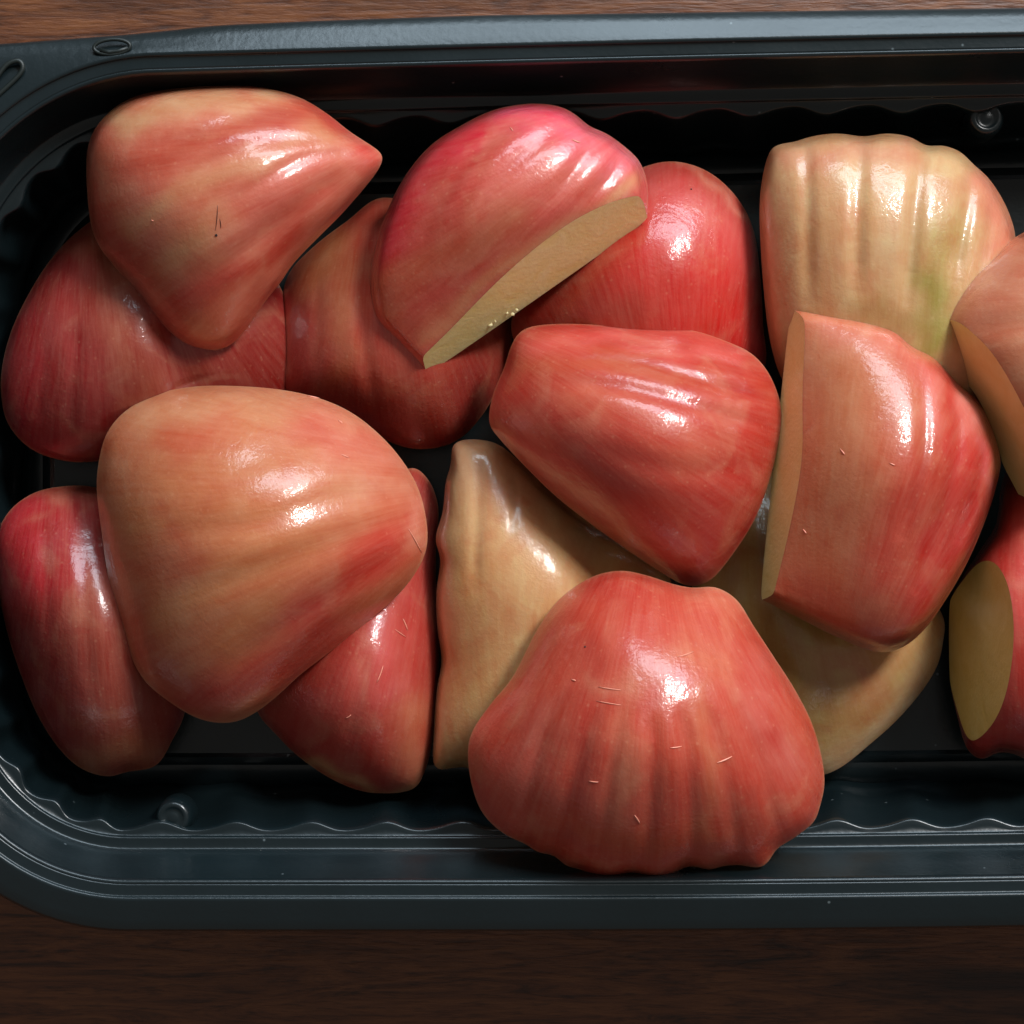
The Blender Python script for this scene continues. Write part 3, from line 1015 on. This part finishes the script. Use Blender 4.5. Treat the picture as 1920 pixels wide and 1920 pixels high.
piece('L', "large brick red rose apple piece with scalloped lower edge overhanging the tray rim",
      [(1158, 1070), (1210, 1078), (1262, 1095), (1300, 1102), (1342, 1101), (1382, 1125), (1412, 1172), (1450, 1230), (1490, 1292), (1522, 1355),
       (1541, 1420), (1546, 1470), (1538, 1510), (1527, 1540), (1502, 1562), (1482, 1576), (1456, 1592), (1442, 1614), (1424, 1627), (1385, 1622), (1356, 1624), (1330, 1631), (1308, 1626), (1286, 1625),
       (1268, 1636), (1246, 1646), (1220, 1648), (1186, 1638), (1158, 1646), (1124, 1648), (1088, 1630), (1062, 1624), (1038, 1604), (1008, 1598), (985, 1582), (960, 1572), (930, 1552), (902, 1520), (884, 1470), (877, 1412), (886, 1370),
       (920, 1320), (962, 1268), (1002, 1190), (1042, 1130), (1100, 1086)],
      0.0325, (0.2, -0.1), 0.0205, (200, 74, 54),
      strokes=[([(1120, 1200), (1100, 1330), (1090, 1500)], 20, (184, 46, 28), .75), ([(1180, 1260), (1170, 1400), (1160, 1520)], 26, (204, 112, 84), .75),
               ([(1240, 1280), (1245, 1420), (1240, 1560)], 24, (188, 62, 36), .75), ([(1310, 1300), (1325, 1440), (1330, 1560)], 20, (204, 114, 78), .7),
               ([(1290, 1230), (1340, 1250)], 36, (208, 116, 84), .8), ([(1020, 1330), (980, 1450)], 26, (200, 92, 78), .6),
               ([(1400, 1240), (1470, 1420)], 40, (206, 98, 88), .8), ([(1450, 1375)], 26, (188, 48, 36), .85), ([(1120, 1100), (1200, 1100)], 40, (186, 44, 36), .7),
               ([(1330, 1130), (1380, 1160)], 30, (204, 92, 70), .6), ([(1400, 1480), (1420, 1580)], 20, (186, 60, 38), .6), ([(1000, 1560), (1450, 1600)], 22, (184, 64, 36), .6)],
      grooves=[([(1140, 1290), (1090, 1400), (1040, 1610)], 18, 0.0009), ([(1180, 1300), (1150, 1420), (1120, 1650)], 15, 0.0006), ([(1227, 1320), (1225, 1420), (1210, 1650)], 17, 0.0010),
               ([(1270, 1300), (1290, 1420), (1300, 1640)], 17, 0.0010), ([(1310, 1300), (1350, 1400), (1388, 1630)], 16, 0.0008), ([(1355, 1280), (1410, 1380), (1470, 1600)], 16, 0.0008),
               ([(1090, 1280), (1020, 1370), (970, 1590)], 16, 0.0007)],
      pole=(1220, 900), seed=27, centre=(1215, 1390), NR=150)

# ---- flecks of peel, fibres and dark specks clinging to the wet skins
M_FIBRE = plain("pale_fibre", (232, 150, 126), 0.35)
M_SPECK = plain("dark_speck", (28, 14, 10), 0.6)
from mathutils.bvhtree import BVHTree


def surface_at(tree, off, px, py):
    x, y = W(px, py, 0.0)
    o = Vector((0, 0, CAM_H))
    d = (Vector((x, y, 0)) - o).normalized()
    hit = tree.ray_cast(o - off, d)
    return (hit[0], hit[1]) if hit[0] is not None else (None, None)


FLECKS = {
    'L': [('f', 1122, 1288, 1164, 1294), ('f', 1118, 1314, 1164, 1322), ('f', 1256, 1402, 1278, 1399), ('f', 1344, 1430, 1372, 1418),
          ('f', 1190, 1528, 1200, 1544), ('f', 1072, 1274, 1080, 1276), ('f', 1104, 1464, 1122, 1466), ('s', 1097, 1213, 3.6), ('f', 1270, 1232, 1300, 1222)],
    'M': [('f', 766, 992, 790, 1036), ('f', 634, 788, 642, 794), ('f', 575, 742, 606, 748), ('f', 640, 852, 654, 858)],
    'O': [('f', 740, 1180, 760, 1194), ('f', 706, 1280, 718, 1248), ('f', 648, 1346, 658, 1340), ('f', 755, 1160, 764, 1182)],
    'A': [('s', 405, 441, 5), ('d', 408, 385, 404, 432), ('d', 412, 410, 414, 428), ('f', 284, 412, 288, 414)],
    'D': [('f', 956, 238, 962, 246), ('f', 1072, 262, 1088, 268)],
    'E': [('s', 1296, 355, 3.4)],
    'F': [('f', 1404, 658, 1412, 664), ('f', 1418, 668, 1428, 676)],
    'I': [('f', 1668, 868, 1678, 872), ('f', 1506, 992, 1512, 1000), ('f', 1576, 842, 1584, 852)],
}
for key, lst in FLECKS.items():
    root = PIECES[key]
    sk = [c for c in root.children if c.name.startswith('skin')][0]
    b = bmesh.new()
    b.from_mesh(sk.data)
    tree = BVHTree.FromBMesh(b)
    b.free()
    for it in lst:
        if it[0] == 's':
            p, n = surface_at(tree, root.location, it[1], it[2])
            if p is None:
                continue
            bmx = bmesh.new()
            bmesh.ops.create_icosphere(bmx, subdivisions=2, radius=it[3] * 4.2e-5)
            for v in bmx.verts:
                v.co *= 1 + 0.25 * math.sin(v.co.x * 9e4 + v.co.y * 5e4)
                v.co = v.co + p
            m_ = bpy.data.meshes.new("dark_speck")
            bmx.to_mesh(m_)
            bmx.free()
            new_obj("dark_speck", m_, root, M_SPECK)
        else:
            _, x0, y0, x1, y1 = it
            path = []
            for k_ in range(5):
                t = k_ / 4
                bow = 0.8 * math.sin(math.pi * t)
                p, n = surface_at(tree, root.location, x0 + (x1 - x0) * t + bow, y0 + (y1 - y0) * t + bow)
                if p is not None:
                    path.append(p + n * 0.00006)
            if len(path) < 3:
                continue
            rr = (0.00008 + 0.00006 * ((it[1] * 7 + it[2]) % 10) / 10) if it[0] == 'f' else 0.00006
            tube("peel_fibre" if it[0] == 'f' else "dark_hair", path, lambda t, rr=rr: rr * (0.35 + math.sin(math.pi * min(1, max(0, t))) * 0.65), root,
                 M_FIBRE if it[0] == 'f' else M_SPECK, seg=6)

# ---- shreds of pulp along the ragged lower corner of the top centre piece
M_PULP = plain("pulp", (236, 214, 168), 0.3)
rs = random.Random(5)
for (px_, py_, r_) in ((974, 588, 3.4), (966, 596, 4.2), (956, 594, 3.0), (934, 610, 3.6), (924, 616, 4.4), (914, 620, 3.0), (866, 650, 3.2), (846, 662, 3.8), (806, 680, 4.0), (794, 684, 3.0)):
    z_ = 0.0272 + 0.9e-5 * (px_ - 950) - 0.5e-5 * (py_ - 440)
    bmx = bmesh.new()
    bmesh.ops.create_icosphere(bmx, subdivisions=2, radius=r_ * 6.0e-5)
    sx_, sy_ = rs.uniform(0.6, 1.6), rs.uniform(0.6, 1.3)
    c_ = Vector((*W(px_ - 5, py_ - 7, z_), z_)) - PIECES['D'].location
    for v in bmx.verts:
        n_ = v.co.normalized()
        v.co *= 1 + 0.35 * math.sin(n_.x * 5 + px_) * math.cos(n_.y * 6 + py_)
        v.co.x *= sx_
        v.co.y *= sy_
        v.co.z *= 0.4
        v.co += c_
    for f_ in bmx.faces:
        f_.smooth = True
    m_ = bpy.data.meshes.new("pulp_crumb")
    bmx.to_mesh(m_)
    bmx.free()
    new_obj("pulp_crumb", m_, PIECES['D'], M_FLESH)
